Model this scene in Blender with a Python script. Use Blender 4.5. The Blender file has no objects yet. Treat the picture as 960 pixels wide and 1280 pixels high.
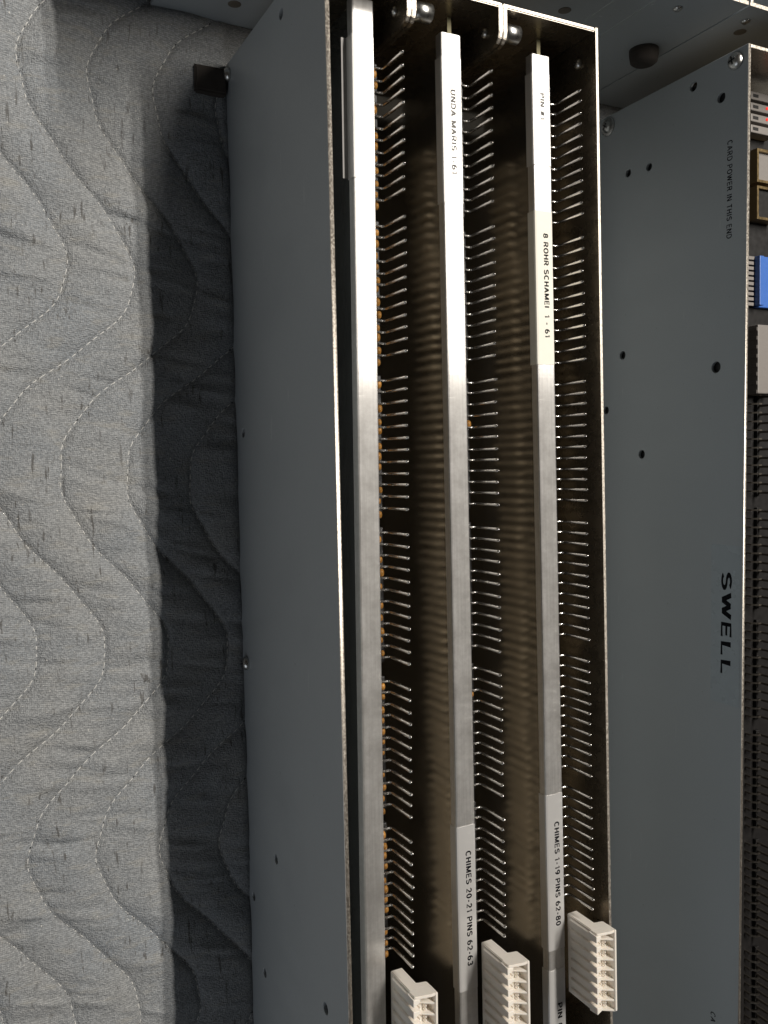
import bpy, bmesh, math, random
import numpy as np
from mathutils import Vector, Matrix
random.seed(7); rng = np.random.default_rng(7)
S = 0.001                                   # everything below is written in millimetres
scn = bpy.context.scene
C = scn.collection

# ------------------------------------------------------------------ camera
cam_d = bpy.data.cameras.new('camera'); cam = bpy.data.objects.new('camera', cam_d); C.objects.link(cam)
Rcw = Matrix(((0.88887718, -0.02030977, 0.45769518), (0.04392169, 0.99819309, -0.04100527), (-0.45603536, 0.05655139, 0.8881631)))
cam.matrix_world = Matrix.Translation((0, 0, 0.354)) @ Rcw.transposed().to_4x4()
cam_d.sensor_fit = 'VERTICAL'; cam_d.sensor_height = 36; cam_d.sensor_width = 36
cam_d.lens = 1104.03 / 1280 * 36
cam_d.clip_start = 0.005; cam_d.clip_end = 20
scn.camera = cam

# ------------------------------------------------------------------ world, lamps, exposure
w = bpy.data.worlds.new('World'); scn.world = w; w.use_nodes = True
w.node_tree.nodes['Background'].inputs[0].default_value = (1.0, 0.88, 0.76, 1)
w.node_tree.nodes['Background'].inputs[1].default_value = 0.02

def area(name, loc, rot, sx, sy, power, col):
    d = bpy.data.lights.new(name, 'AREA'); d.shape = 'RECTANGLE'; d.size = sx; d.size_y = sy
    d.energy = power; d.color = col
    o = bpy.data.objects.new(name, d); C.objects.link(o); o.location = loc; o.rotation_euler = rot
    return o
# ceiling fitting with two long tubes, overhead to the right, running along the cards
area('ceiling_tube', (0.610, 0.79, 1.5), (0, 0, 0), 0.024, 1.2, 21, (1.0, 0.945, 0.865))
area('ceiling_tube', (0.672, 0.79, 1.5), (0, 0, 0), 0.024, 1.2, 21, (1.0, 0.945, 0.865))
# daylight window of the room, low on the left and towards the near end
win = area('window', (-0.50, -0.66, 0.37), (0, 0, 0), 0.6, 0.45, 0.86, (0.86, 0.92, 1.0))
win.rotation_euler = (Vector((0.2, -0.16, 0.05)) - win.location).to_track_quat('-Z', 'Y').to_euler()

scn.view_settings.view_transform = 'Standard'; scn.view_settings.look = 'None'
scn.view_settings.exposure = 0; scn.view_settings.gamma = 1; scn.view_settings.use_curve_mapping = False
scn.render.engine = 'CYCLES'
scn.cycles.max_bounces = 8; scn.cycles.use_denoising = True

# ------------------------------------------------------------------ materials
class NT:
    def __init__(s, name):
        s.m = bpy.data.materials.new(name); s.m.use_nodes = True
        s.t = s.m.node_tree; s.p = s.t.nodes['Principled BSDF']
    def n(s, typ, **kw):
        nd = s.t.nodes.new('ShaderNode' + typ)
        for k, v in kw.items(): setattr(nd, k, v)
        return nd
    def l(s, a, b): s.t.links.new(a, b)
    def set(s, **kw):
        for k, v in kw.items():
            i = s.p.inputs[k.replace('_', ' ')]
            i.default_value = (v if not isinstance(v, tuple) or i.type == 'VECTOR' else (v[0], v[1], v[2], 1))
        return s
    def coord(s, scale=(1, 1, 1), rot=(0, 0, 0)):
        tc = s.n('TexCoord'); mp = s.n('Mapping'); mp.inputs['Scale'].default_value = scale; mp.inputs['Rotation'].default_value = rot
        s.l(tc.outputs['Object'], mp.inputs[0]); return mp.outputs[0]
    def noise(s, co, scale, detail=3, rough=.55):
        n = s.n('TexNoise'); n.inputs['Scale'].default_value = scale; n.inputs['Detail'].default_value = detail
        n.inputs['Roughness'].default_value = rough; s.l(co, n.inputs['Vector']); return n.outputs['Fac']
    def ramp(s, fac, stops):
        r = s.n('ValToRGB'); e = r.color_ramp.elements
        while len(e) < len(stops): e.new(.5)
        for x, (pos, c) in zip(e, stops):
            x.position = pos; x.color = (c, c, c, 1) if not isinstance(c, tuple) else (c[0], c[1], c[2], 1)
        s.l(fac, r.inputs[0]); return r.outputs[0]
    def mix(s, fac, a, b, mode='MIX'):
        m = s.n('Mix', data_type='RGBA', blend_type=mode)
        for sock, v in ((m.inputs[0], fac), (m.inputs[6], a), (m.inputs[7], b)):
            if isinstance(v, (int, float)): sock.default_value = v
            elif isinstance(v, tuple): sock.default_value = (v[0], v[1], v[2], 1)
            else: s.l(v, sock)
        return m.outputs[2]
    def bump(s, h, strength, dist):
        b = s.n('Bump'); b.inputs['Strength'].default_value = strength; b.inputs['Distance'].default_value = dist
        s.l(h, b.inputs['Height']); s.l(b.outputs[0], s.p.inputs['Normal']); return b
    def math(s, op, a, b=0.0):
        m = s.n('Math', operation=op)
        for sock, v in ((m.inputs[0], a), (m.inputs[1], b)):
            if isinstance(v, (int, float)): sock.default_value = v
            else: s.l(v, sock)
        return m.outputs[0]

def plain(name, col, rough=.5, metal=0.0, var=.12, nscale=900, **kw):
    a = NT(name); a.set(Roughness=rough, Metallic=metal, **kw)
    f = a.noise(a.coord(), nscale, 4)
    c = a.mix(f, tuple(x * (1 - var) for x in col), tuple(min(1, x * (1 + var)) for x in col))
    a.l(c, a.p.inputs['Base Color'])
    rr = a.ramp(a.noise(a.coord(), nscale * .3, 4), [(.25, max(.03, rough - .07)), (.75, min(1, rough + .07))])
    a.l(rr, a.p.inputs['Roughness'])
    return a.m

def mat_fabric():
    a = NT('quilted_cotton'); a.set(Roughness=.95, Specular_IOR_Level=.1)
    R_ = (0, 0, .11); co = a.coord(rot=R_)
    base = a.noise(co, 26, 5)
    c = a.mix(a.ramp(base, [(.3, 0.0), (.7, 1.0)]), (.30, .33, .36), (.385, .388, .378))
    warp = a.noise(a.coord((1.0, .55, 1), R_), 2100, 1)
    weft = a.noise(a.coord((.38, 1.0, 1), R_), 1900, 1)
    c = a.mix(a.ramp(warp, [(.42, 0.0), (.64, .5)]), c, (.52, .525, .525))
    c = a.mix(a.ramp(weft, [(.40, .5), (.57, 0.0)]), c, (.13, .135, .14))
    cream = a.noise(a.coord((.3, 1.0, 1), R_), 300, 2); c = a.mix(a.ramp(cream, [(.56, 0.0), (.7, .28)]), c, (.46, .43, .36))
    for dr, k in (('Y', .42), ('X', .22)):                           # rows of the weave
        wv = a.n('TexWave', wave_type='BANDS', bands_direction=dr); wv.inputs['Scale'].default_value = 440; wv.inputs['Distortion'].default_value = 2.2; wv.inputs['Detail'].default_value = 2; wv.inputs['Detail Scale'].default_value = .6
        a.l(co, wv.inputs[0]); c = a.mix(a.ramp(wv.outputs['Fac'], [(.15, k), (.7, 0.0)]), c, (.15, .155, .165))
    slub = a.noise(a.coord((1.0, .14, 1), R_), 640, 2); patch = a.noise(co, 45, 2)
    sl = a.math('MULTIPLY', a.ramp(slub, [(.62, 0.0), (.69, 1.0)]), a.ramp(patch, [(.40, 0.1), (.58, .8)]))
    c = a.mix(sl, c, (.10, .095, .09))
    lint = a.noise(co, 900, 1); c = a.mix(a.ramp(lint, [(.76, 0.0), (.79, .7)]), c, (.75, .73, .68))
    a.l(c, a.p.inputs['Base Color'])
    a.bump(a.math('ADD', warp, weft), 1.0, .0004)
    return a.m

def mat_panel():
    a = NT('blue_grey_anodised_sheet'); a.set(Metallic=.1, Roughness=.45)
    f = a.noise(a.coord(), 9, 4)
    c = a.mix(f, (.395, .435, .46), (.45, .48, .495))
    g = a.noise(a.coord(), 1500, 3)
    c = a.mix(a.ramp(g, [(.3, 0.0), (.7, .28)]), c, (.53, .555, .555))
    # thin handling scratches and rubbed spots
    sc = a.noise(a.coord((1, .07, 1), (.35, 0, 0)), 520, 2); sp = a.noise(a.coord(), 35, 3)
    m = a.math('MULTIPLY', a.ramp(sc, [(.71, 0.0), (.75, .55)]), a.ramp(sp, [(.5, 0.0), (.62, 1.0)]))
    c = a.mix(m, c, (.72, .74, .73))
    dk = a.noise(a.coord(), 420, 2); c = a.mix(a.ramp(dk, [(.74, 0.0), (.78, .5)]), c, (.2, .21, .21))
    a.l(c, a.p.inputs['Base Color'])
    smear = a.noise(a.coord((1, 1, .5), (.5, 0, 0)), 40, 5, .65)
    a.l(a.ramp(smear, [(.3, .34), (.7, .54)]), a.p.inputs['Roughness'])
    a.bump(a.math('ADD', a.math('MULTIPLY', g, .2), a.math('MULTIPLY', f, 6.0)), .22, .00012)
    return a.m

def mat_edge():
    a = NT('bare_cut_edge'); a.set(Metallic=1.0, Roughness=.5)
    g = a.noise(a.coord(), 1400, 3)
    a.l(a.mix(g, (.68, .58, .47), (.97, .93, .86)), a.p.inputs['Base Color'])
    a.l(a.ramp(g, [(.3, .35), (.7, .6)]), a.p.inputs['Roughness'])
    a.bump(g, .3, .00015)
    return a.m

def mat_bar():
    a = NT('brushed_aluminium')
    t = a.t
    co = a.coord()
    streak = a.noise(a.coord((1, .02, 1)), 2600, 3)
    blot = a.noise(co, 90, 5, .65)
    fine = a.noise(co, 700, 4, .6)
    col = a.mix(a.ramp(blot, [(.3, 0.0), (.7, 1.0)]), (.68, .665, .645), (.775, .765, .75))
    col = a.mix(a.ramp(fine, [(.35, .22), (.6, 0.0)]), col, (.42, .40, .38))
    col = a.mix(a.ramp(a.noise(a.coord((1, .015, 1)), 1500, 3), [(.35, .28), (.6, 0.0)]), col, (.46, .445, .43))
    sc = a.noise(a.coord((.06, 1, 1)), 800, 2)                      # scratches across the bar
    scm = a.math('MULTIPLY', a.ramp(sc, [(.70, 0.0), (.74, 1.0)]), a.ramp(a.noise(co, 60, 1), [(.5, 0.0), (.62, .7)]))
    col = a.mix(scm, col, (.9, .88, .85))
    a.l(col, a.p.inputs['Base Color']); a.set(Metallic=1.0, Roughness=.31, Anisotropic=1.0)
    tan = a.n('CombineXYZ'); tan.inputs[0].default_value = 1.0
    a.l(tan.outputs[0], a.p.inputs['Tangent'])
    b = a.bump(a.math('ADD', streak, a.math('MULTIPLY', fine, .6)), .18, .00006)
    dull = a.n('BsdfPrincipled'); dull.inputs['Metallic'].default_value = .75; dull.inputs['Roughness'].default_value = .62
    a.l(col, dull.inputs['Base Color']); a.l(b.outputs[0], dull.inputs['Normal'])
    mx = a.n('MixShader'); a.l(a.ramp(blot, [(.3, .36), (.7, .5)]), mx.inputs[0])
    a.l(a.p.outputs[0], mx.inputs[1]); a.l(dull.outputs[0], mx.inputs[2])
    a.l(mx.outputs[0], t.nodes['Material Output'].inputs[0])
    return a.m

def mat_board(name, c0, c1):
    # lacquered copper-flooded solder side: tinted mirror-like sheen
    a = NT(name); a.set(Metallic=.85, Roughness=.16)
    f = a.noise(a.coord(), 60, 4)
    c = a.mix(f, c0, c1)
    a.l(c, a.p.inputs['Base Color'])
    a.l(a.ramp(f, [(.3, .10), (.7, .16)]), a.p.inputs['Roughness'])
    return a.m

def mat_label():
    a = NT('clear_label_tape')
    f = a.noise(a.coord(), 120, 3)
    a.l(a.mix(f, (.66, .65, .635), (.78, .77, .75)), a.p.inputs['Base Color'])
    a.set(Metallic=1.0, Roughness=.33, Anisotropic=1.0)
    tan = a.n('CombineXYZ'); tan.inputs[0].default_value = 1.0; a.l(tan.outputs[0], a.p.inputs['Tangent'])
    film = a.n('BsdfPrincipled'); film.inputs['Base Color'].default_value = (.66, .65, .64, 1); film.inputs['Roughness'].default_value = .35
    b = a.bump(f, .1, .0002); a.l(b.outputs[0], film.inputs['Normal'])
    mx = a.n('MixShader'); mx.inputs[0].default_value = .62
    a.l(a.p.outputs[0], mx.inputs[1]); a.l(film.outputs[0], mx.inputs[2])
    a.l(mx.outputs[0], a.t.nodes['Material Output'].inputs[0])
    return a.m

M = {}
M['fabric'] = mat_fabric(); M['panel'] = mat_panel(); M['edge'] = mat_edge(); M['bar'] = mat_bar(); M['board'] = mat_board('brown_circuit_laminate', (.23, .208, .175), (.30, .272, .23)); M['board_dark'] = mat_board('grey_lacquered_laminate', (.34, .35, .34), (.42, .43, .42)); M['label'] = mat_label()
M['paper'] = plain('paper_label', (.90, .87, .77), .4, var=.04, nscale=300)
M['flap'] = plain('loose_tape_edge', (.26, .25, .24), .6, var=.15, nscale=200)
M['thread'] = plain('cotton_thread', (.70, .69, .66), .9, nscale=3000, var=.25)
M['bronze'] = plain('dark_bronze_sheet', (.22, .182, .132), .27, .8, var=.12, nscale=500)
M['tan'] = plain('tan_resistor', (.82, .72, .56), .5, nscale=900)
M['face'] = plain('brown_component_side', (.06, .05, .036), .5, nscale=300)
M['laminate_edge'] = plain('laminate_edge', (.42, .38, .22), .6, nscale=2500)
M['tin'] = plain('tinned_brass', (.78, .755, .715), .24, 1.0, nscale=2500)
M['shaded_lead'] = plain('shaded_leads', (.34, .31, .27), .35, 1.0, nscale=2500)  # lead metal darkened: the shade inside the right box put into its colour
M['black'] = plain('black_plastic', (.012, .011, .011), .45, nscale=1500)
M['hole'] = plain('needle_hole', (.02, .02, .02), .9, nscale=3000)
M['rubber'] = plain('dark_rubber', (.045, .037, .031), .9, nscale=1500)
M['nylon'] = plain('cream_nylon', (.90, .84, .76), .42, var=.05, nscale=700, Subsurface_Weight=.12, Subsurface_Scale=.0015, Subsurface_Radius=(1.0, .7, .5))
M['ink'] = plain('black_ink', (.012, .012, .014), .9, nscale=3500, Specular_IOR_Level=.05)
M['grey_ink'] = plain('light_grey_ink', (.20, .195, .19), .9, nscale=3500, var=.5, Specular_IOR_Level=.05)  # lighter, more uneven grey for the upper lettering
M['zinc'] = plain('zinc_screw', (.62, .62, .60), .3, 1.0, nscale=2500)
M['ochre'] = plain('ochre_capacitor', (.50, .235, .045), .35, nscale=2000)
M['gold'] = plain('gold_plate', (.42, .31, .16), .35, 1.0, nscale=2500)
M['blue'] = plain('blue_plastic', (.06, .17, .55), .4, nscale=1500)
M['relay'] = plain('pale_relay_case', (.25, .23, .215), .45, nscale=1500)
M['plug'] = plain('tan_plug', (.155, .135, .105), .6, nscale=1500)
led = NT('red_led'); led.set(Base_Color=(.5, .01, .01), Emission_Color=(1, .05, .03), Emission_Strength=.9); M['led'] = led.m

# ------------------------------------------------------------------ mesh helpers (millimetres)
def mesh(name, verts, faces, mats, midx=None, smooth=False):
    me = bpy.data.meshes.new(name)
    me.from_pydata([(x * S, y * S, z * S) for x, y, z in verts], [], faces); me.update()
    for m in (mats if isinstance(mats, (list, tuple)) else [mats]): me.materials.append(m)
    if midx is not None: me.polygons.foreach_set('material_index', midx)
    if smooth: me.polygons.foreach_set('use_smooth', [True] * len(me.polygons))
    return me
def link(name, me, parent=None, loc=(0, 0, 0), rz=0.0):
    o = bpy.data.objects.new(name, me); C.objects.link(o)
    o.location = (loc[0] * S, loc[1] * S, loc[2] * S); o.rotation_euler.z = rz
    if parent is not None: o.parent = parent
    return o
def thing(name, label, cat, loc=(0, 0, 0), rz=0.0, group=None, me=None):
    o = link(name, me, None, loc, rz); o['label'] = label; o['category'] = cat
    if group: o['group'] = group
    return o
def bm_mesh(name, bm, mats, smooth=False, edge_dir=None):
    bmesh.ops.recalc_face_normals(bm, faces=bm.faces)
    if edge_dir is not None:
        for f in bm.faces:
            if f.normal.dot(Vector(edge_dir)) > .7: f.material_index = 1
    for v in bm.verts: v.co *= S
    me = bpy.data.meshes.new(name); bm.to_mesh(me); bm.free()
    for m in (mats if isinstance(mats, (list, tuple)) else [mats]): me.materials.append(m)
    if smooth:
        me.polygons.foreach_set('use_smooth', [True] * len(me.polygons))
    return me
def add_box(bm, x0, x1, y0, y1, z0, z1):
    vs = [bm.verts.new((x, y, z)) for x in (x0, x1) for y in (y0, y1) for z in (z0, z1)]
    for f in ((0, 1, 3, 2), (4, 6, 7, 5), (0, 4, 5, 1), (2, 3, 7, 6), (0, 2, 6, 4), (1, 5, 7, 3)):
        bm.faces.new([vs[i] for i in f])
def box(name, b, mats, bevel=0.0, edge_dir=None, seg=2):
    bm = bmesh.new(); add_box(bm, *b)
    if bevel: bmesh.ops.bevel(bm, geom=list(bm.edges), offset=bevel, segments=seg, affect='EDGES', profile=.5)
    return bm_mesh(name, bm, mats, edge_dir=edge_dir)
def prism(name, poly, y0, y1, mats, bevel=0.0, axis='Y', edge_dir=None):
    """polygon in XZ (axis Y), YZ (axis X) or XY (axis Z) pulled along the axis"""
    bm = bmesh.new()
    f = {'Y': lambda a, b, h: (a, h, b), 'X': lambda a, b, h: (h, a, b), 'Z': lambda a, b, h: (a, b, h)}[axis]
    lo = [bm.verts.new(f(a, b, y0)) for a, b in poly]; hi = [bm.verts.new(f(a, b, y1)) for a, b in poly]
    bm.faces.new(lo); bm.faces.new(hi); n = len(poly)
    for i in range(n): bm.faces.new((lo[i], lo[(i + 1) % n], hi[(i + 1) % n], hi[i]))
    if bevel: bmesh.ops.bevel(bm, geom=list(bm.edges), offset=bevel, segments=2, affect='EDGES')
    return bm_mesh(name, bm, mats, edge_dir=edge_dir)
def lathe(name, prof, axis, mats, n=24):
    """profile of (radius, height) turned round an axis"""
    vs, fs = [], []
    for r, h in prof:
        for k in range(n):
            a = 2 * math.pi * k / n; p, q = r * math.cos(a), r * math.sin(a)
            vs.append({'X': (h, p, q), 'Y': (q, h, p), 'Z': (p, q, h)}[axis])
    for i in range(len(prof) - 1):
        for k in range(n):
            fs.append((i * n + k, i * n + (k + 1) % n, (i + 1) * n + (k + 1) % n, (i + 1) * n + k))
    fs.append(tuple(range(n))[::-1]); fs.append(tuple(range((len(prof) - 1) * n, len(prof) * n)))
    bm = bmesh.new(); bv = [bm.verts.new(v) for v in vs]
    for f in fs: bm.faces.new([bv[i] for i in f])
    me = bm_mesh(name, bm, mats, smooth=True)
    return me
def holed_plate(name, outline, holes, x0, x1, mats, bevel=.18):
    """sheet standing in the YZ plane from x0 to x1, with real round holes (y, z, radius)"""
    cu = bpy.data.curves.new('tmp', 'CURVE'); cu.dimensions = '2D'; cu.fill_mode = 'BOTH'
    cu.extrude = (x1 - x0) / 2 * S - bevel * S; cu.bevel_depth = bevel * S; cu.bevel_resolution = 1; cu.offset = -bevel * S
    def spl(pts):
        s = cu.splines.new('POLY'); s.points.add(len(pts) - 1); s.use_cyclic_u = True
        for p, (a, b) in zip(s.points, pts): p.co = (a * S, b * S, 0, 1)
    spl(outline)
    for (y, z, r) in holes:
        spl([(y + r * math.cos(2 * math.pi * k / 20), z + r * math.sin(2 * math.pi * k / 20)) for k in range(20)])
    ob = bpy.data.objects.new('tmp', cu); C.objects.link(ob)
    me = bpy.data.meshes.new_from_object(ob.evaluated_get(bpy.context.evaluated_depsgraph_get()))
    bpy.data.objects.remove(ob); me.name = name
    n = len(me.vertices); co = np.empty(n * 3); me.vertices.foreach_get('co', co); co = co.reshape(n, 3)
    out = np.stack([co[:, 2] + (x0 + x1) / 2 * S, co[:, 0], co[:, 1]], 1)
    me.vertices.foreach_set('co', out.ravel()); me.update()
    me.materials.clear()
    for m in mats: me.materials.append(m)
    zmax = max(b for a, b in outline) * S
    idx = []
    for p in me.polygons:
        idx.append(1 if (p.center.z > zmax - .4 * S and abs(p.normal.z) > .5) else 0)
    me.polygons.foreach_set('material_index', idx)
    return me
def _arc(cx, cy, rx, ry, a0, a1, n=10):
    return [(cx + rx * math.cos(math.radians(a0 + (a1 - a0) * i / n)), cy + ry * math.sin(math.radians(a0 + (a1 - a0) * i / n))) for i in range(n + 1)]
_S = _arc(.30, .74, .25, .22, 25, 250, 10) + _arc(.30, .27, .27, .24, 85, -155, 11)
GLYPH = {   # plain sans capitals as pen strokes: (advance width, strokes) on a unit cap height
 'A': (.66, [[(.02, 0), (.33, .98)], [(.33, .98), (.64, 0)], [(.14, .33), (.52, .33)]]),
 'C': (.66, [_arc(.34, .5, .30, .47, 48, 312, 16)]),
 'D': (.66, [[(.06, .03), (.06, .97)] + _arc(.28, .5, .34, .47, 90, -90, 12) + [(.06, .03)]]),
 'E': (.56, [[(.54, .97), (.06, .97), (.06, .03), (.56, .03)], [(.06, .52), (.50, .52)]]),
 'H': (.64, [[(.06, 0), (.06, 1)], [(.58, 0), (.58, 1)], [(.06, .52), (.58, .52)]]),
 'I': (.14, [[(.07, 0), (.07, 1)]]),
 'L': (.52, [[(.06, 1), (.06, .03), (.52, .03)]]),
 'M': (.80, [[(.06, 0), (.06, 1)], [(.08, .97), (.40, .06)], [(.40, .06), (.72, .97)], [(.74, 1), (.74, 0)]]),
 'N': (.66, [[(.06, 0), (.06, 1)], [(.08, .97), (.58, .03)], [(.60, 0), (.60, 1)]]),
 'O': (.70, [_arc(.35, .5, .31, .47, 0, 360, 22)]),
 'P': (.60, [[(.06, 0), (.06, .97)] + _arc(.34, .72, .22, .25, 90, -90, 9) + [(.06, .47)]]),
 'R': (.64, [[(.06, 0), (.06, .97)] + _arc(.34, .73, .22, .24, 90, -90, 9) + [(.06, .49)], [(.34, .49), (.60, 0)]]),
 'S': (.60, [_S]),
 'T': (.58, [[(.0, .97), (.58, .97)], [(.29, 0), (.29, .97)]]),
 'U': (.64, [[(.06, 1), (.06, .32)] + _arc(.32, .30, .26, .27, 180, 360, 10) + [(.58, 1)]]),
 'W': (.92, [[(.02, 1), (.24, .03)], [(.24, .03), (.46, .95)], [(.46, .95), (.68, .03)], [(.68, .03), (.90, 1)]]),
 '0': (.56, [_arc(.28, .5, .23, .47, 0, 360, 20)]),
 '1': (.40, [[(.06, .78), (.26, .97), (.26, 0)]]),
 '2': (.56, [_arc(.28, .70, .22, .27, 165, -35, 10) + [(.06, .04), (.52, .04)]]),
 '3': (.56, [_arc(.27, .74, .21, .23, 150, -80, 9) + _arc(.27, .28, .24, .25, 85, -150, 10)]),
 '6': (.56, [_arc(.40, .45, .35, .52, 100, 185, 8), _arc(.29, .30, .23, .27, 0, 360, 18)]),
 '8': (.56, [_arc(.28, .74, .20, .22, 0, 360, 16), _arc(.28, .27, .24, .25, 0, 360, 18)]),
 '9': (.56, [_arc(.16, .55, .35, .52, -80, 5, 8), _arc(.27, .70, .23, .27, 0, 360, 18)]),
 '-': (.36, [[(.04, .40), (.32, .40)]]),
 '#': (.60, [[(.16, .05), (.24, .95)], [(.38, .05), (.46, .95)], [(.02, .34), (.56, .34)], [(.04, .66), (.60, .66)]]),
 ' ': (.22, [])}
def text(name, body, length, height, mat, weight=.085, depth=.03):
    """flat lettering: baseline along +X, up along +Y, stretched to length x height (metres out)"""
    cu = bpy.data.curves.new('tmp', 'CURVE'); cu.dimensions = '3D'; cu.bevel_depth = weight; cu.bevel_resolution = 1; cu.use_fill_caps = True
    x = 0.0
    for ch in body:
        wdt, strokes = GLYPH[ch]
        for st in strokes:
            closed = len(st) > 4 and abs(st[0][0] - st[-1][0]) < 1e-4 and abs(st[0][1] - st[-1][1]) < 1e-4
            pts = st[:-1] if closed else st
            sp = cu.splines.new('POLY'); sp.points.add(len(pts) - 1); sp.use_cyclic_u = closed
            for p, (a, b) in zip(sp.points, pts): p.co = (x + a, b, 0, 1)
        x += wdt + .22
    total = x - .22
    ob = bpy.data.objects.new('tmp', cu); C.objects.link(ob)
    me = bpy.data.meshes.new_from_object(ob.evaluated_get(bpy.context.evaluated_depsgraph_get()))
    bpy.data.objects.remove(ob); me.name = name
    n = len(me.vertices); co = np.empty(n * 3); me.vertices.foreach_get('co', co); co = co.reshape(n, 3)
    co[:, 0] *= length * S / total; co[:, 1] *= height * S; co[:, 2] *= depth * S / weight
    me.vertices.foreach_set('co', co.ravel()); me.update(); me.materials.clear(); me.materials.append(mat)
    return me
def map_mesh(me, f):
    n = len(me.vertices); co = np.empty(n * 3); me.vertices.foreach_get('co', co); co = co.reshape(n, 3)
    me.vertices.foreach_set('co', np.stack(f(co[:, 0], co[:, 1], co[:, 2]), 1).ravel()); me.update(); return me
def text_on_front(name, body, x, y0, y1, z, height, mat, weight=.085):
    # reads downwards on a face turned to the viewer: baseline runs towards -Y, letters stand towards +X
    me = text(name, body, y0 - y1, height, mat, weight)
    return map_mesh(me, lambda a, b, c: (b + x * S, -a + y0 * S, c + z * S))
def text_on_side(name, body, x, y0, y1, z, height, mat, weight=.085):
    # reads downwards on a face turned to -X: baseline towards -Y, letters stand towards +Z
    me = text(name, body, y0 - y1, height, mat, weight)
    return map_mesh(me, lambda a, b, c: (-c + x * S, -a + y0 * S, b + z * S))

# ------------------------------------------------------------------ quilted blanket
P, TH, PITCH = 148.0, -0.11, 25.03
CT, SN = math.cos(TH), math.sin(TH)
def wave(v):
    a = 2 * np.pi * v / P
    return 16.456 - 23.09 * np.cos(a) - 6.418 * np.sin(a) + .44 * np.cos(2 * a) + .16 * np.sin(2 * a) + .158 * np.cos(3 * a) + .175 * np.sin(3 * a) \
        + .7 * np.sin(v * .093 + 1) + .5 * np.sin(v * .31)
def value_noise(x, y, seed):
    r = np.random.default_rng(seed); g = r.random((256, 256))
    xi = np.floor(x).astype(int); yi = np.floor(y).astype(int); fx = x - xi; fy = y - yi
    fx = fx * fx * (3 - 2 * fx); fy = fy * fy * (3 - 2 * fy)
    h = lambda i, j: g[i % 256, j % 256]
    return (h(xi, yi) * (1 - fx) + h(xi + 1, yi) * fx) * (1 - fy) + (h(xi, yi + 1) * (1 - fx) + h(xi + 1, yi + 1) * fx) * fy
CREASES = []
for k in range(900):
    CREASES.append((rng.uniform(-120, 140), rng.uniform(-330, 260), rng.uniform(6, 17), rng.uniform(.9, 2.6), rng.choice([-1, -1, 1]) * rng.uniform(.15, .95), rng.normal(-.05, .10)))
def blanket_height(X, Y):
    u = X * CT + Y * SN; v = -X * SN + Y * CT
    q = (u - wave(v)) / PITCH; d = np.abs(q - np.round(q)) * PITCH
    slope = 24 * 2 * np.pi / P * np.abs(np.sin(2 * np.pi * v / P - .27)); cs = 1 / np.sqrt(1 + slope ** 2); d = d * cs; dn = np.minimum(d / (PITCH / 2 * cs), 1)
    z = 1.8 * dn * (2 - dn) - .7 * np.exp(-(d / .8) ** 2)
    puff = 1 - np.exp(-(d / 3.0) ** 2)
    cr = np.zeros_like(X)
    for (cu, cv, L, wd, h, tl) in CREASES:
        mk = (np.abs(u - cu) < 3 * L) & (np.abs(v - cv) < 12)
        if mk.any():
            du = u[mk] - cu; dv = v[mk] - cv - tl * du
            cr[mk] += h * np.exp(-(du / L) ** 2) * np.exp(-(dv / wd) ** 2)
    z = z + cr * (.35 + .65 * puff) * (1.35 - .6 / (1 + np.exp(-(X - 78) / 4)))
    z = z + 2.0 * (value_noise(X / 38 + 9, Y / 30 + 9, 3) - .5) + 1.0 * (value_noise(X / 9 + 40, Y / 6 + 40, 4) - .5) * puff
    z = z - 1.3
    # pressed flat where the chassis stand on it
    k = 1 / (1 + np.exp(-(X - 115.5) / 1.2)); z = z * (1 - k) + (-5.0) * k
    k2 = 1 / (1 + np.exp(-(Y - 181) / 2.0)) * (1 / (1 + np.exp(-(X - 84) / 2.0))); z = z * (1 - k2) - 5.0 * k2
    return z
xs = np.concatenate([np.arange(-220, -20, 5), np.arange(-20, 118, .8), np.arange(118, 470, 8)])
ys = np.concatenate([np.arange(-420, -290, 5), np.arange(-290, 215, .8), np.arange(215, 330, 6)])
GX, GY = np.meshgrid(xs, ys); GZ = blanket_height(GX, GY)
nx, ny = len(xs), len(ys)
me = bpy.data.meshes.new('quilted_blanket')
me.vertices.add(nx * ny); me.vertices.foreach_set('co', (np.stack([GX, GY, GZ], -1) * S).ravel())
i = np.arange(nx * ny).reshape(ny, nx)
quads = np.stack([i[:-1, :-1], i[:-1, 1:], i[1:, 1:], i[1:, :-1]], -1).reshape(-1, 4)
nf = len(quads); me.loops.add(nf * 4); me.polygons.add(nf)
me.loops.foreach_set('vertex_index', quads.ravel()); me.polygons.foreach_set('loop_start', np.arange(nf) * 4)
me.polygons.foreach_set('use_smooth', np.ones(nf, bool)); me.update(calc_edges=True); me.materials.append(M['fabric'])
blanket = thing('quilted_blanket', 'grey quilted moving blanket with wavy stitched seams spread under the metal racks', 'blanket', me=me)
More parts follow.
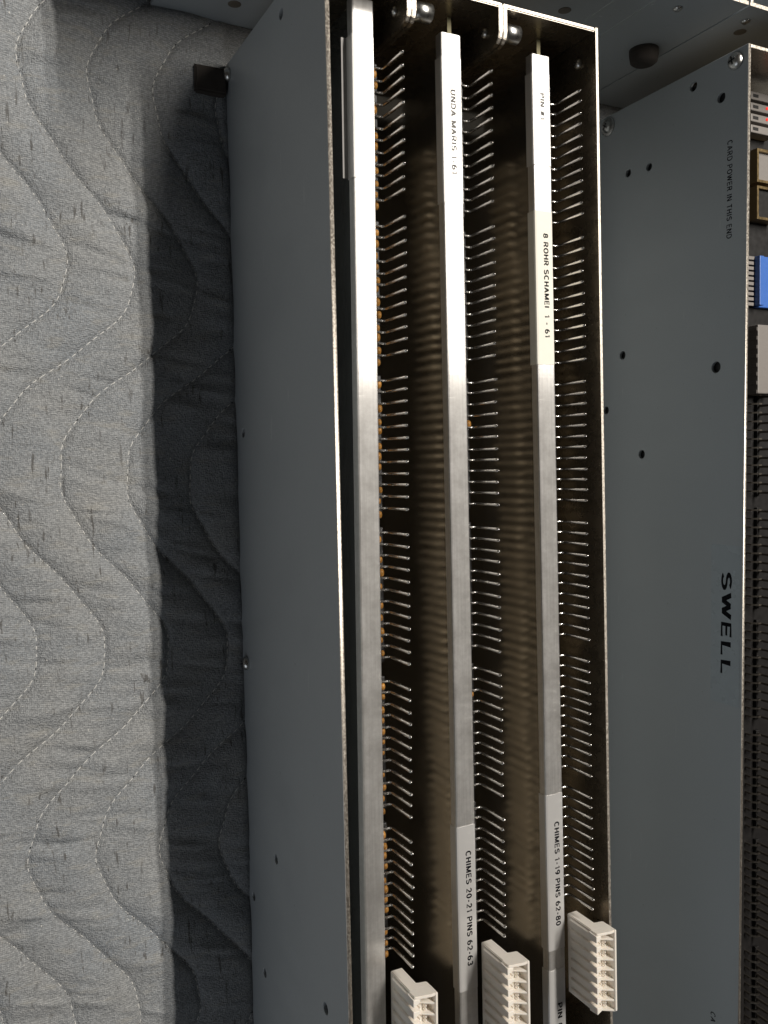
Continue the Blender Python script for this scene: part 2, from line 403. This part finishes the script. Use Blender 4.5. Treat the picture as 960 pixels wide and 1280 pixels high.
# the thread: short stitches lying in each seam
for k in range(-2, 6):
    v = -300.0; ends = []
    while v < 260:
        du = float(wave(v + .01) - wave(v)) / .01; t = 1 / math.hypot(du, 1)
        v2 = v + rng.uniform(2.0, 2.8) * t
        A = [(p[0] * CT - p[1] * SN, p[0] * SN + p[1] * CT) for p in ((float(wave(v)) + k * PITCH, v), (float(wave(v2)) + k * PITCH, v2))]
        v = v2 + rng.uniform(.8, 1.3) * t
        if -40 < A[0][0] < 113.5 and -290 < A[0][1] < 210 and not (A[0][1] > 178 and A[0][0] > 80): ends.append(A)
    if not ends: continue
    E_ = np.array(ends); Z = blanket_height(E_[:, :, 0], E_[:, :, 1])
    bm = bmesh.new()
    for A, za in zip(ends, Z):
        d = Vector((A[1][0] - A[0][0], A[1][1] - A[0][1], 0)).normalized(); n = Vector((-d.y, d.x, 0)) * .19
        prev = None
        for tt, hh in ((0, -.1), (.2, .16), (.5, .26), (.8, .16), (1, -.1)):
            c = Vector((A[0][0] * (1 - tt) + A[1][0] * tt, A[0][1] * (1 - tt) + A[1][1] * tt, za[0] * (1 - tt) + za[1] * tt + hh))
            ring = [bm.verts.new(c + n), bm.verts.new(c + Vector((0, 0, .14))), bm.verts.new(c - n), bm.verts.new(c - Vector((0, 0, .14)))]
            if prev:
                for j in range(4): bm.faces.new((prev[j], prev[(j + 1) % 4], ring[(j + 1) % 4], ring[j]))
            prev = ring
        c = Vector((A[1][0], A[1][1], za[1] + .12)) + d * .5                       # dark needle hole at the stitch end
        rr = rng.uniform(.22, .5)
        f = bm.faces.new([bm.verts.new(c + Vector((math.cos(q) * rr, math.sin(q) * rr, 0))) for q in (0, 1.05, 2.1, 3.14, 4.2, 5.2)]); f.material_index = 1
    link('stitch_seam', bm_mesh('stitch_seam', bm, [M['thread'], M['hole']], smooth=True), blanket)['kind'] = 'stuff'

# ------------------------------------------------------------------ shared hardware meshes
screw_me = lathe('screw_head', [(3.0, 0), (3.0, -.5), (2.8, -1.1), (2.2, -1.9), (1.2, -2.35), (.3, -2.45)], 'X', M['zinc'])
bm = bmesh.new(); add_box(bm, -2.50, -2.2, -1.5, 1.5, -.28, .28); add_box(bm, -2.50, -2.2, -.28, .28, -1.5, 1.5)
slot_me = bm_mesh('cross_slot', bm, M['black'])
washer_me = lathe('washer', [(4.4, 0), (4.4, -.6), (4.1, -.8), (2.9, -.8)], 'X', M['zinc'])
def screw(parent, x, y, z, scale=1.0):
    s = link('screw_head', screw_me, parent, (x, y, z)); s.scale = (scale,) * 3; s.rotation_euler.x = rng.uniform(0, 1.5)
    link('cross_slot', slot_me, s); return s
rivet_me = lathe('rivet', [(1.9, 0), (1.9, -.4), (1.4, -1.0), (.4, -1.25)], 'Y', M['zinc'])
plug_me = lathe('hole_plug', [(2.6, 0), (2.6, -.15), (2.3, -.25)], 'Y', M['plug'])

# ------------------------------------------------------------------ card cage (left bay)
cage = thing('card_cage', 'open metal card cage with blue-grey left side panel, holding three upright circuit cards', 'card cage', (114.5, -60, -4))
def in_cage(name, me, rz=0.0, pivot=(0, 0)):
    o = link(name, me, cage, (-114.5 + pivot[0], 60 + pivot[1], 4), rz); return o
holes_L = [(154.6, 61.0, 1.9), (13.0, 6.9, 1.9), (-154.9, 32.1, 1.9), (-182.6, 2.9, 1.9), (-210.1, 14.5, 1.9), (-189.5, 78.8, 2.1)]
me = holed_plate('side_panel', [(-330, -4), (162, -4), (162, 98), (-330, 98)], holes_L, 114.5, 116.1, [M['panel'], M['edge']])
pan = in_cage('side_panel', me)
pan['label'] = 'blue-grey left side panel with round holes'
for (y, z) in ((157.0, 1.6), (-82.6, 3.3)): screw(pan, 114.4, y, z, .95)
for (y, z) in ((154.6, 61.0), (-189.5, 78.8)): link('hole_shade_disc', lathe('hole_shade_disc', [(3.6, 0), (3.6, .8), (3.2, 1.0)], 'X', M['black']), pan, (116.2, y, z))  # black discs added behind these holes so no light shows through
foot = link('rubber_foot', prism('rubber_foot', [(-6.0, 0), (6.0, 0), (4.6, 3.6), (-4.6, 2.6)], 2, 15, M['rubber'], .6, axis='X'), pan, (98.5, 154, -.8))
in_cage('hole_shade_sheet', box('hole_shade_sheet', (118.0, 118.5, -320, 158, -3, 40), M['black']))  # black sheet added behind the panel to keep its holes dark
# right wall and back plate of the cage
wall = in_cage('side_wall', box('side_wall', (0, 1.3, -330, 155.6, -4, 98), [M['bronze'], M['edge']], .25, (0, 0, 1)), .0115, (223.2, 0))
wall.data.materials.append(M['panel'])
for p_ in wall.data.polygons:
    if p_.normal.x > .9: p_.material_index = 2
wall['label'] = 'dark bronze right side wall with bright bare edge'
in_cage('back_plate', box('back_plate', (117, 221, -328, 152, -3.9, -1.5), M['black'], .2))
screw(wall, -.1, 146.2, 88.5, .62)
# end brackets: folded plate with a tab at either end, one per card slot
def bracket(x0, x1, left_tab, right_tab):
    bm = bmesh.new()
    add_box(bm, x0, x1, 153.9, 155.4, 15, 98)
    bmesh.ops.bevel(bm, geom=list(bm.edges), offset=.35, segments=2, affect='EDGES')
    p = link('end_bracket', bm_mesh('end_bracket', bm, [M['bronze'], M['edge']], edge_dir=(0, 0, 1)), cage, (-114.5, 60, 4))
    poly = [(154.6, 15), (154.6, 98), (146.0, 98), (144.0, 97.4), (142.6, 96.0), (142.0, 94.0), (142.0, 15)]
    for on, x in ((left_tab, x0), (right_tab, x1 - 1.5)):
        if on:
            t = link('tab', prism('tab', [(a, b) for a, b in poly], x, x + 1.5, [M['bronze'], M['edge']], .2, axis='X', edge_dir=(0, 0, 1)), p)
            if x != x0: screw(t, x - .05, 148.6, 89.5, .55)
            else:
                link('standoff', lathe('standoff', [(2.2, 0), (2.2, 1.6), (3.0, 1.7), (3.1, 9.0), (2.7, 9.4)], 'X', M['zinc'], 24), t, (x + 1.5, 149.6, 91))
                pass
    return p
bracket(117.0, 145.2, False, True)
bracket(145.5, 180.9, True, True)
bracket(181.25, 221.3, True, False)

# ------------------------------------------------------------------ circuit cards
PIN = 3.96; GROUP = 52.1; Y0 = 132.0
# local frame of a card: x = 0 at the right edge of its aluminium angle, y as in the place, z from the blanket
def pin_mesh():
    h = .38; path = [(-2.4, 83.4, 1, 0), (3.5, 83.4, 1, 0), (4.35, 83.75, .7, .7), (4.75, 84.6, 0, 1), (4.75, 97.0, 0, 1), (4.75, 97.7, 0, 1), (4.75, 98.1, 0, 1)]
    vs, fs = [], []
    for k, (x, z, tx, tz) in enumerate(path):
        hh = (h, h, h, h, h * 1.2, h * 1.05, h * .4)[k]
        for a, b in ((-1, -1), (1, -1), (1, 1), (-1, 1)):      # normal in-plane (-tz, tx), and y
            vs.append((x - tz * hh * a, hh * b, z + tx * hh * a))
    for k in range(len(path) - 1):
        for j in range(4): fs.append((k * 4 + j, k * 4 + (j + 1) % 4, k * 4 + 4 + (j + 1) % 4, k * 4 + 4 + j))
    fs.append((3, 2, 1, 0)); n = (len(path) - 1) * 4; fs.append((n, n + 1, n + 2, n + 3))
    bm = bmesh.new(); bv = [bm.verts.new(v) for v in vs]
    for f in fs: bm.faces.new([bv[i] for i in f])
    return bm_mesh('pin', bm, M['tin'], smooth=True)
pin_me = pin_mesh()
header_me = box('pin_header', (-2.5, 3.0, -PIN * 12 + PIN / 2 + .2, PIN / 2 - .2, 75.5, 82.7), M['black'], .3)
board_me = box('circuit_board', (-4.2, -2.6, -300, 160.5, 2, 84.4), [M['board'], M['laminate_edge'], M['face']], 0, (0, 0, 1))
for p_ in board_me.polygons:
    if p_.normal.x > .9: p_.material_index = 2
bm = bmesh.new()                                                     # rows of resistors on the component side
for g in range(7):
    for k in range(12):
        y = Y0 - g * GROUP - k * GROUP / 12
        for (z0, z1, x1) in ((4, 20, 1.2), (24, 44, .4), (48, 68, .8)):
            j = rng.normal(0, .25); add_box(bm, -2.5, x1 + rng.normal(0, .2), y - .6 + j, y + .6 + j, z0 + rng.normal(0, .8), z1 + rng.normal(0, .8))
resistor_me = bm_mesh('resistor_rows', bm, M['tan'])
bar_poly = [(-7.9, 82.6), (-7.9, 85.6), (-7.7, 86.1), (-7.2, 86.3), (-.5, 86.3), (-.12, 86.15), (0, 85.8), (0, 84.7), (-6.4, 84.7), (-6.4, 82.6)]
bar_me = prism('stiffener_bar', bar_poly, -300, 147.5, M['bar'], 0, axis='Y')
bar_long_me = prism('stiffener_bar', bar_poly, -300, 152.0, M['bar'], 0, axis='Y')
cap_me = lathe('capacitor', [(.5, -.9), (1.1, -.6), (1.3, 0), (1.1, .6), (.5, .9)], 'X', M['ochre'], 12)

board_dark_me = board_me.copy(); board_dark_me.materials[0] = M['board_dark']
def card(x, rz, label, labels, caps, bme=board_me):
    o = thing('circuit_card', label, 'circuit card', (x, 0, -1), rz, 'circuit cards in the cage')
    sub = lambda name, me, loc=(0, 0, 0): link(name, me, o, (loc[0], loc[1], loc[2] + 1))
    sub('circuit_board', bme); sub('resistor_rows', resistor_me)['kind'] = 'stuff'; bar = sub('stiffener_bar', bme is board_me and bar_me or bar_long_me)
    for g in range(6):
        sub('pin_header', header_me, (0, Y0 - g * GROUP, 0))
        for k in range(12):
            p = sub('pin', pin_me, (rng.normal(0, .06), Y0 - g * GROUP - k * PIN + rng.normal(0, .07), rng.normal(0, .12)))
            p.rotation_euler = (rng.normal(0, .0012), rng.normal(0, .0008), rng.normal(0, .006))
    for (y1, y2, txt, t1, t2, xoff, hgt, ink) in labels:
        wv = rng.uniform(-.12, .12)
        poly = [(-8.15, 82.2), (-8.15, 85.75), (-7.92, 86.3), (-7.3, 86.52), (-.35 + wv, 86.52), (-.35 + wv, 86.36), (-7.2, 86.36), (-7.8, 86.15), (-8.0, 85.7), (-8.0, 82.2)]
        lb = link('adhesive_label', prism('adhesive_label', poly, y2, y1, M['paper'] if txt and 'ROHR' in txt else M['label'], 0, axis='Y'), bar)
        if not txt: link('label_flap', box('label_flap', (-10.0, -8.05, y2 + .5, y1, 82.0, 82.15), M['flap']), lb)
        if txt: link('lettering', text_on_front('lettering', txt, xoff, t1, t2, 86.53, hgt, ink, .11), lb)
    for (y, dx, s) in caps:
        c = sub('capacitor', cap_me, (1.75 + dx, y, 82.4)); c.scale = (s, s, s)
    return o

def caps(prob, lo, hi):
    out = []
    for g in range(6):
        for k in range(12):
            y = Y0 - g * GROUP - (k + .5) * PIN
            if lo < y < hi and rng.random() < prob: out.append((y + rng.normal(0, .5), rng.normal(0, .25), rng.uniform(.85, 1.25)))
    return out
I, F = M['ink'], M['grey_ink']
card(136.0, -.0085, 'circuit card nearest the blue-grey side panel, blank label, ochre capacitors along its pins',
     [(140.2, 94.0, None, 0, 0, 0, 0, I)], caps(.85, -200, 140), board_dark_me)
card(171.8, .004, 'middle circuit card, its lower label reading CHIMES 20-21 PINS 62-63',
     [(139.5, 90.0, 'UNDA MARIS 1-61', 128.5, 99.8, -4.6, 1.9, F), (-133.0, -194.8, 'CHIMES 20-21 PINS 62-63', -142.6, -185.6, -4.3, 2.1, I)], caps(.05, -200, 60))
card(211.2, .0105, 'circuit card beside the bronze wall, labels reading 8 ROHR SCHAMEI and CHIMES 1-19',
     [(141.0, 108.0, 'PIN #1', 133.8, 124.3, -4.6, 1.7, F), (91.4, 35.2, '8 ROHR SCHAMEI  1 - 61', 83.2, 45.1, -4.3, 2.0, I),
      (-129.0, -190.7, 'CHIMES 1-19 PINS 62-80', -140.1, -181.2, -4.2, 2.1, I), (-198.7, -262, 'PIN #', -212.6, -222.5, -4.2, 2.1, I)], [])

# ------------------------------------------------------------------ cream wire connectors pushed on the last pins
# local frame: x = 0 on the card's own edge line, y = 0 at the connector's upper end
body_poly = [(1.6, 86.5), (6.2, 86.5), (6.2, 88.4), (5.7, 88.6), (5.7, 97.2), (6.6, 97.6), (9.3, 97.6), (9.8, 98.2), (9.8, 100.6), (1.6, 100.6)]
def connector(x, y, rz, n, label):
    o = thing('wire_connector', label, 'connector', (x, y, 86), rz, 'cream wire connectors on the cards')
    L = n * PIN
    link('housing', prism('housing', body_poly, -L, 0, M['nylon'], .25, axis='Y'), o, (0, 0, -86))
    link('back_wall', box('back_wall', (8.9, 9.8, -L, 0, 100.2, 105.3), M['nylon'], .25), o, (0, 0, -86))
    link('end_wall', prism('end_wall', [(1.2, 100.2), (9.2, 100.2), (9.2, 105.1), (7.5, 105.1), (1.4, 104.2)], -1.0, 0, M['nylon'], .2, axis='Y'), o, (0, 0, -86))
    for k in range(n):
        t = link('wire_slot', slot_cell, o, (0, -(k + .5) * PIN, -86))
        link('contact', contact_me, t)
def cell():
    bm = bmesh.new()
    # slanting rib down the left face
    for (y0, y1, x0, z0, z1) in ((-1.15, 1.15, .75, 88.2, 99.0),):
        vs = [bm.verts.new(p) for p in ((1.7, y0, z0), (1.7, y1, z0), (1.7, y1, z1 + 3), (1.7, y0, z1 + 3), (x0, y0 + .45, z0 + 1.0), (x0, y1 - .45, z0 + 1.0), (x0, y1 - .3, z1 + 1.2), (x0, y0 + .3, z1 + 1.2))]
        for f in ((0, 1, 5, 4), (1, 2, 6, 5), (2, 3, 7, 6), (3, 0, 4, 7), (4, 5, 6, 7), (3, 2, 1, 0)): bm.faces.new([vs[i] for i in f])
    # tooth at the front left with pointed top
    vs = [bm.verts.new(p) for p in ((.6, -1.6, 100.3), (3.9, -1.3, 100.3), (3.9, 1.3, 100.3), (.6, 1.6, 100.3), (.8, -1.25, 104.6), (3.6, -.6, 104.0), (3.6, .6, 104.0), (.8, 1.25, 104.6))]
    for f in ((0, 1, 5, 4), (1, 2, 6, 5), (2, 3, 7, 6), (3, 0, 4, 7), (4, 5, 6, 7), (3, 2, 1, 0)): bm.faces.new([vs[i] for i in f])
    # partition between two wires, sloping down from the back wall
    vs = [bm.verts.new(p) for p in ((4.6, -2.3, 100.3), (9.2, -2.3, 100.3), (9.2, -2.3, 105.0), (4.6, -2.3, 101.8), (4.6, -1.6, 100.3), (9.2, -1.2, 100.3), (9.2, -1.5, 105.0), (4.6, -1.75, 101.8))]
    for f in ((0, 1, 2, 3), (7, 6, 5, 4), (0, 4, 5, 1), (1, 5, 6, 2), (2, 6, 7, 3), (3, 7, 4, 0)): bm.faces.new([vs[i] for i in f])
    bmesh.ops.bevel(bm, geom=list(bm.edges), offset=.14, segments=1, affect='EDGES')
    return bm_mesh('wire_slot', bm, M['nylon'])
slot_cell = cell()
bm = bmesh.new(); add_box(bm, 4.2, 4.6, -.95, -.3, 100.3, 102.6); add_box(bm, 4.2, 4.6, .3, .95, 100.3, 102.6); add_box(bm, 6.6, 7.0, -.9, -.3, 100.3, 102.4); add_box(bm, 6.6, 7.0, .3, .9, 100.3, 102.4)
contact_me = bm_mesh('contact', bm, M['nylon'])
connector(134.6, -178.2, -.0085, 12, 'cream ribbed wire connector on the card nearest the blue-grey panel')
connector(172.5, -178.2, .004, 12, 'cream ribbed wire connector on the middle card')
connector(212.6, -177.6, .0105, 8, 'short cream ribbed wire connector with its lower end in view, beside bronze wall')

# ------------------------------------------------------------------ right box with the SWELL panel
box_r = thing('chassis_box', 'blue-grey metal chassis box marked SWELL on its side panel, circuitry inside', 'chassis', (298.6, -60, -4))
def in_box(name, me, parent=None, rz=0.0):
    return link(name, me, box_r, (0, 60, 4), rz)
RZ = -.0115
holes_S = [(159.0, 69.2, 2.0), (148.7, 84.4, 2.1), (134.0, 29.3, 1.8), (132.8, 42.9, 1.8), (48.9, 25.9, 2.0), (37.3, 82.9, 2.4), (23.2, 14.4, 1.9), (1.1, 39.1, 2.0)]
me = holed_plate('side_panel', [(-330, -4), (165.2, -4), (165.2, 98), (-330, 98)], holes_S, 0, 1.5, [M['panel'], M['edge']])
sp = in_box('side_panel', me, rz=.0)
sp['label'] = 'blue-grey side panel lettered SWELL in black'
sp.rotation_euler.z = RZ
for (y, z, s) in ((160.3, 92.0, 1.15), (160.0, 15.6, 1.0), (-69.8, 12.4, .8)): screw(sp, -.05, y, z, s)
link('washer', washer_me, sp, (0, 160.0, 15.6))
M['clear'] = plain('clear_tape_on_paint', (.42, .47, .50), .28, .1, var=.06, nscale=200)
link('clear_label', box('clear_label', (-.06, -.005, -106, -38, 81.5, 96.8), M['clear'], 0), sp)
link('lettering', text_on_side('lettering', 'SWELL', -.065, -50.0, -93.0, 87.2, 5.0, M['ink'], .105), sp)
link('lettering', text_on_side('lettering', 'CARD POWER IN THIS END', -.02, 129.6, 89.8, 87.9, 2.5, M['ink'], .085), sp)
link('lettering', text_on_side('lettering', 'CA', -.02, -244.3, -248.6, 83.3, 2.5, M['ink'], .085), sp)
link('hole_shade_sheet', box('hole_shade_sheet', (1.8, 2.2, -320, 160, -3, 92), M['black']), sp)  # unseen black sheet, added so the holes in this panel look dark
in_box('top_wall', box('top_wall', (3.6, 125, 163.7, 165.2, -4, 98), [M['bronze'], M['edge']], .25, (0, 0, 1)))
in_box('back_plate', box('back_plate', (5, 122, -328, 160, -3.9, -2), M['bronze'], .2))

# backplane and parts inside the right box
BZ = 70.0
bp = thing('backplane_board', 'dark circuit board with rows of pins inside the box behind the SWELL panel', 'circuit board', (310, -60, BZ - 1.6))
link('board', box('board', (0, 100, -260, 215, 0, 1.6), M['black'], .2), bp)
pinv_me = box('pin', (-.5, .5, -.5, .5, 0, 9.5), M['shaded_lead'], .12, seg=1)
hook_me = prism('bent_lead', [(-1.6, 0), (-.9, 0), (-.9, 2.6), (.9, 4.6), (2.6, 4.6), (2.6, 5.3), (.6, 5.3), (-1.6, 3.0)], -.35, .35, M['shaded_lead'], axis='Y')
hd_me = box('pin_strip', (-1.2, 1.2, -PIN * 12 + PIN / 2 + .3, PIN / 2 - .3, 0, 1.8), M['black'], .2)
for g in range(6):
    link('pin_strip', hd_me, bp, (339.0 - 310, 26 - g * GROUP + 60, 1.6))
    for k in range(12):
        y = 26 - g * GROUP - k * PIN
        p = link('pin', pinv_me, bp, (339.0 - 310, y + 60, 1.6)); p.rotation_euler.y = rng.normal(.0, .02)
        link('bent_lead', hook_me, bp, (334.0 - 310, y + 60 + .8, 1.6))
# small pale relays with their lamps
for k in range(4):
    y = 157.6 - k * 4.75
    r = thing('relay', ['topmost pale relay block inside the right box', 'second pale relay from the top, a red lamp at its end', 'third pale relay from the top, a red lamp at its end', 'lowest of the four pale relay blocks inside the right box'][k], 'relay', (328.0, y, BZ), .0, 'pale relays in the right box')
    link('case', box('case', (0, 16, -1.7, 1.7, 0, 6), M['relay'], .3), r)
    link('window', box('window', (1.2, 4.6, -.7, .7, 5.9, 6.1), M['black'], .05, seg=1), r)
    if k in (1, 2): link('lamp', lathe('lamp', [(.6, 0), (.6, .4), (.4, .6), (.1, .7)], 'Z', M['led'], 10), r, (9.9, .3, 6))
# two gilt sockets
for k, y in enumerate((128.0, 111.8)):
    r = thing('socket', ['gilt framed socket below the pale relays', 'gilt framed socket above the blue component'][k], 'socket', (332, y, BZ), 0, 'gilt sockets in the right box')
    bm = bmesh.new()
    for b in ((0, 1.1, -7.3, 7.3, 0, 6), (1.1, 14, 6.2, 7.3, 0, 6), (1.1, 14, -7.3, -6.2, 0, 6), (12.8, 14, -6.2, 6.2, 0, 6)): add_box(bm, *b)
    link('frame', bm_mesh('frame', bm, M['gold']), r)
    link('insert', box('insert', (1.2, 12.7, -6.1, 6.1, 0, 4.5), M['relay'] if k == 0 else M['black'], .3), r)
# blue component with a comb of leads
r = thing('blue_component', 'bright blue component with a comb of pale leads at the panel edge', 'component', (330, 78, BZ))
link('body', box('body', (6.8, 24, -11.5, 11.5, 0, 2.5), M['blue'], .4), r)
link('top_strip', box('top_strip', (5.2, 8.0, -11, 11, 2.0, 5.0), M['blue'], .3), r)
for k in range(10): link('lead', box('lead', (-1.5, 5.2, -.75, .75, 1.2, 2.1), M['relay'], .1, seg=1), r, (0, 10.3 - k * 2.28, 0))
# tan plug
r = thing('plug', 'pale tan plug pressed on pins below the blue component', 'connector', (329.0, 42, BZ))
link('housing', box('housing', (.4, 16, -15, 15.5, 0, 9), M['relay'], .5), r)
for k in range(8): link('ridge', box('ridge', (.1, .5, -.8, .8, 1, 8.6), M['relay'], .1, seg=1), r, (0, 13.6 - k * 3.96, 0))

# ------------------------------------------------------------------ upper rack: its lower wall closes the view at the top
rack = thing('upper_rack', 'grey metal rack above the cages, its underside with rivets and a round black bumper', 'rack', (240, 181, -4))
def in_rack(name, me): return link(name, me, rack, (-240, -181, 4))
for (x0, x1) in ((85, 248.2), (248.9, 262.8), (263.4, 300.6), (301.6, 440)):
    pl = in_rack('bottom_plate', box('bottom_plate', (x0, x1, 180, 181.5, -4, 98), [M['panel'], M['edge']], .06, (0, 0, 1)))
in_rack('back_plate', box('back_plate', (85, 440, 182.0, 320, -3.8, -2), M['bronze'], .2))
for x in (85.2, 298.7, 302.2, 313.0):
    in_rack('side_plate', box('side_plate', (x, x + 1.4, 181.7, 320, -4, 97.8), [M['panel'], M['edge']], .25, (0, 0, 1)))
in_rack('inner_shelf', box('inner_shelf', (86.8, 440, 188, 189, -1, 60), M['bronze'], .2))
bump = in_rack('bumper', lathe('bumper', [(6.4, 0), (6.4, -2.2), (5.9, -5.2), (4.6, -6.2)], 'Y', M['rubber'], 28)); bump.location = ((290 - 240) * S, (180 - 181) * S, (50.5 + 4) * S)
for (x, z, m) in ((276.1, 84.0, rivet_me), (310.0, 88.3, rivet_me), (315.8, 80.5, plug_me), (114.3, 12.2, plug_me), (235.7, 63.2, plug_me)):
    o = in_rack('rivet' if m is rivet_me else 'hole_plug', m); o.location = ((x - 240) * S, -1.0 * S, (z + 4) * S)
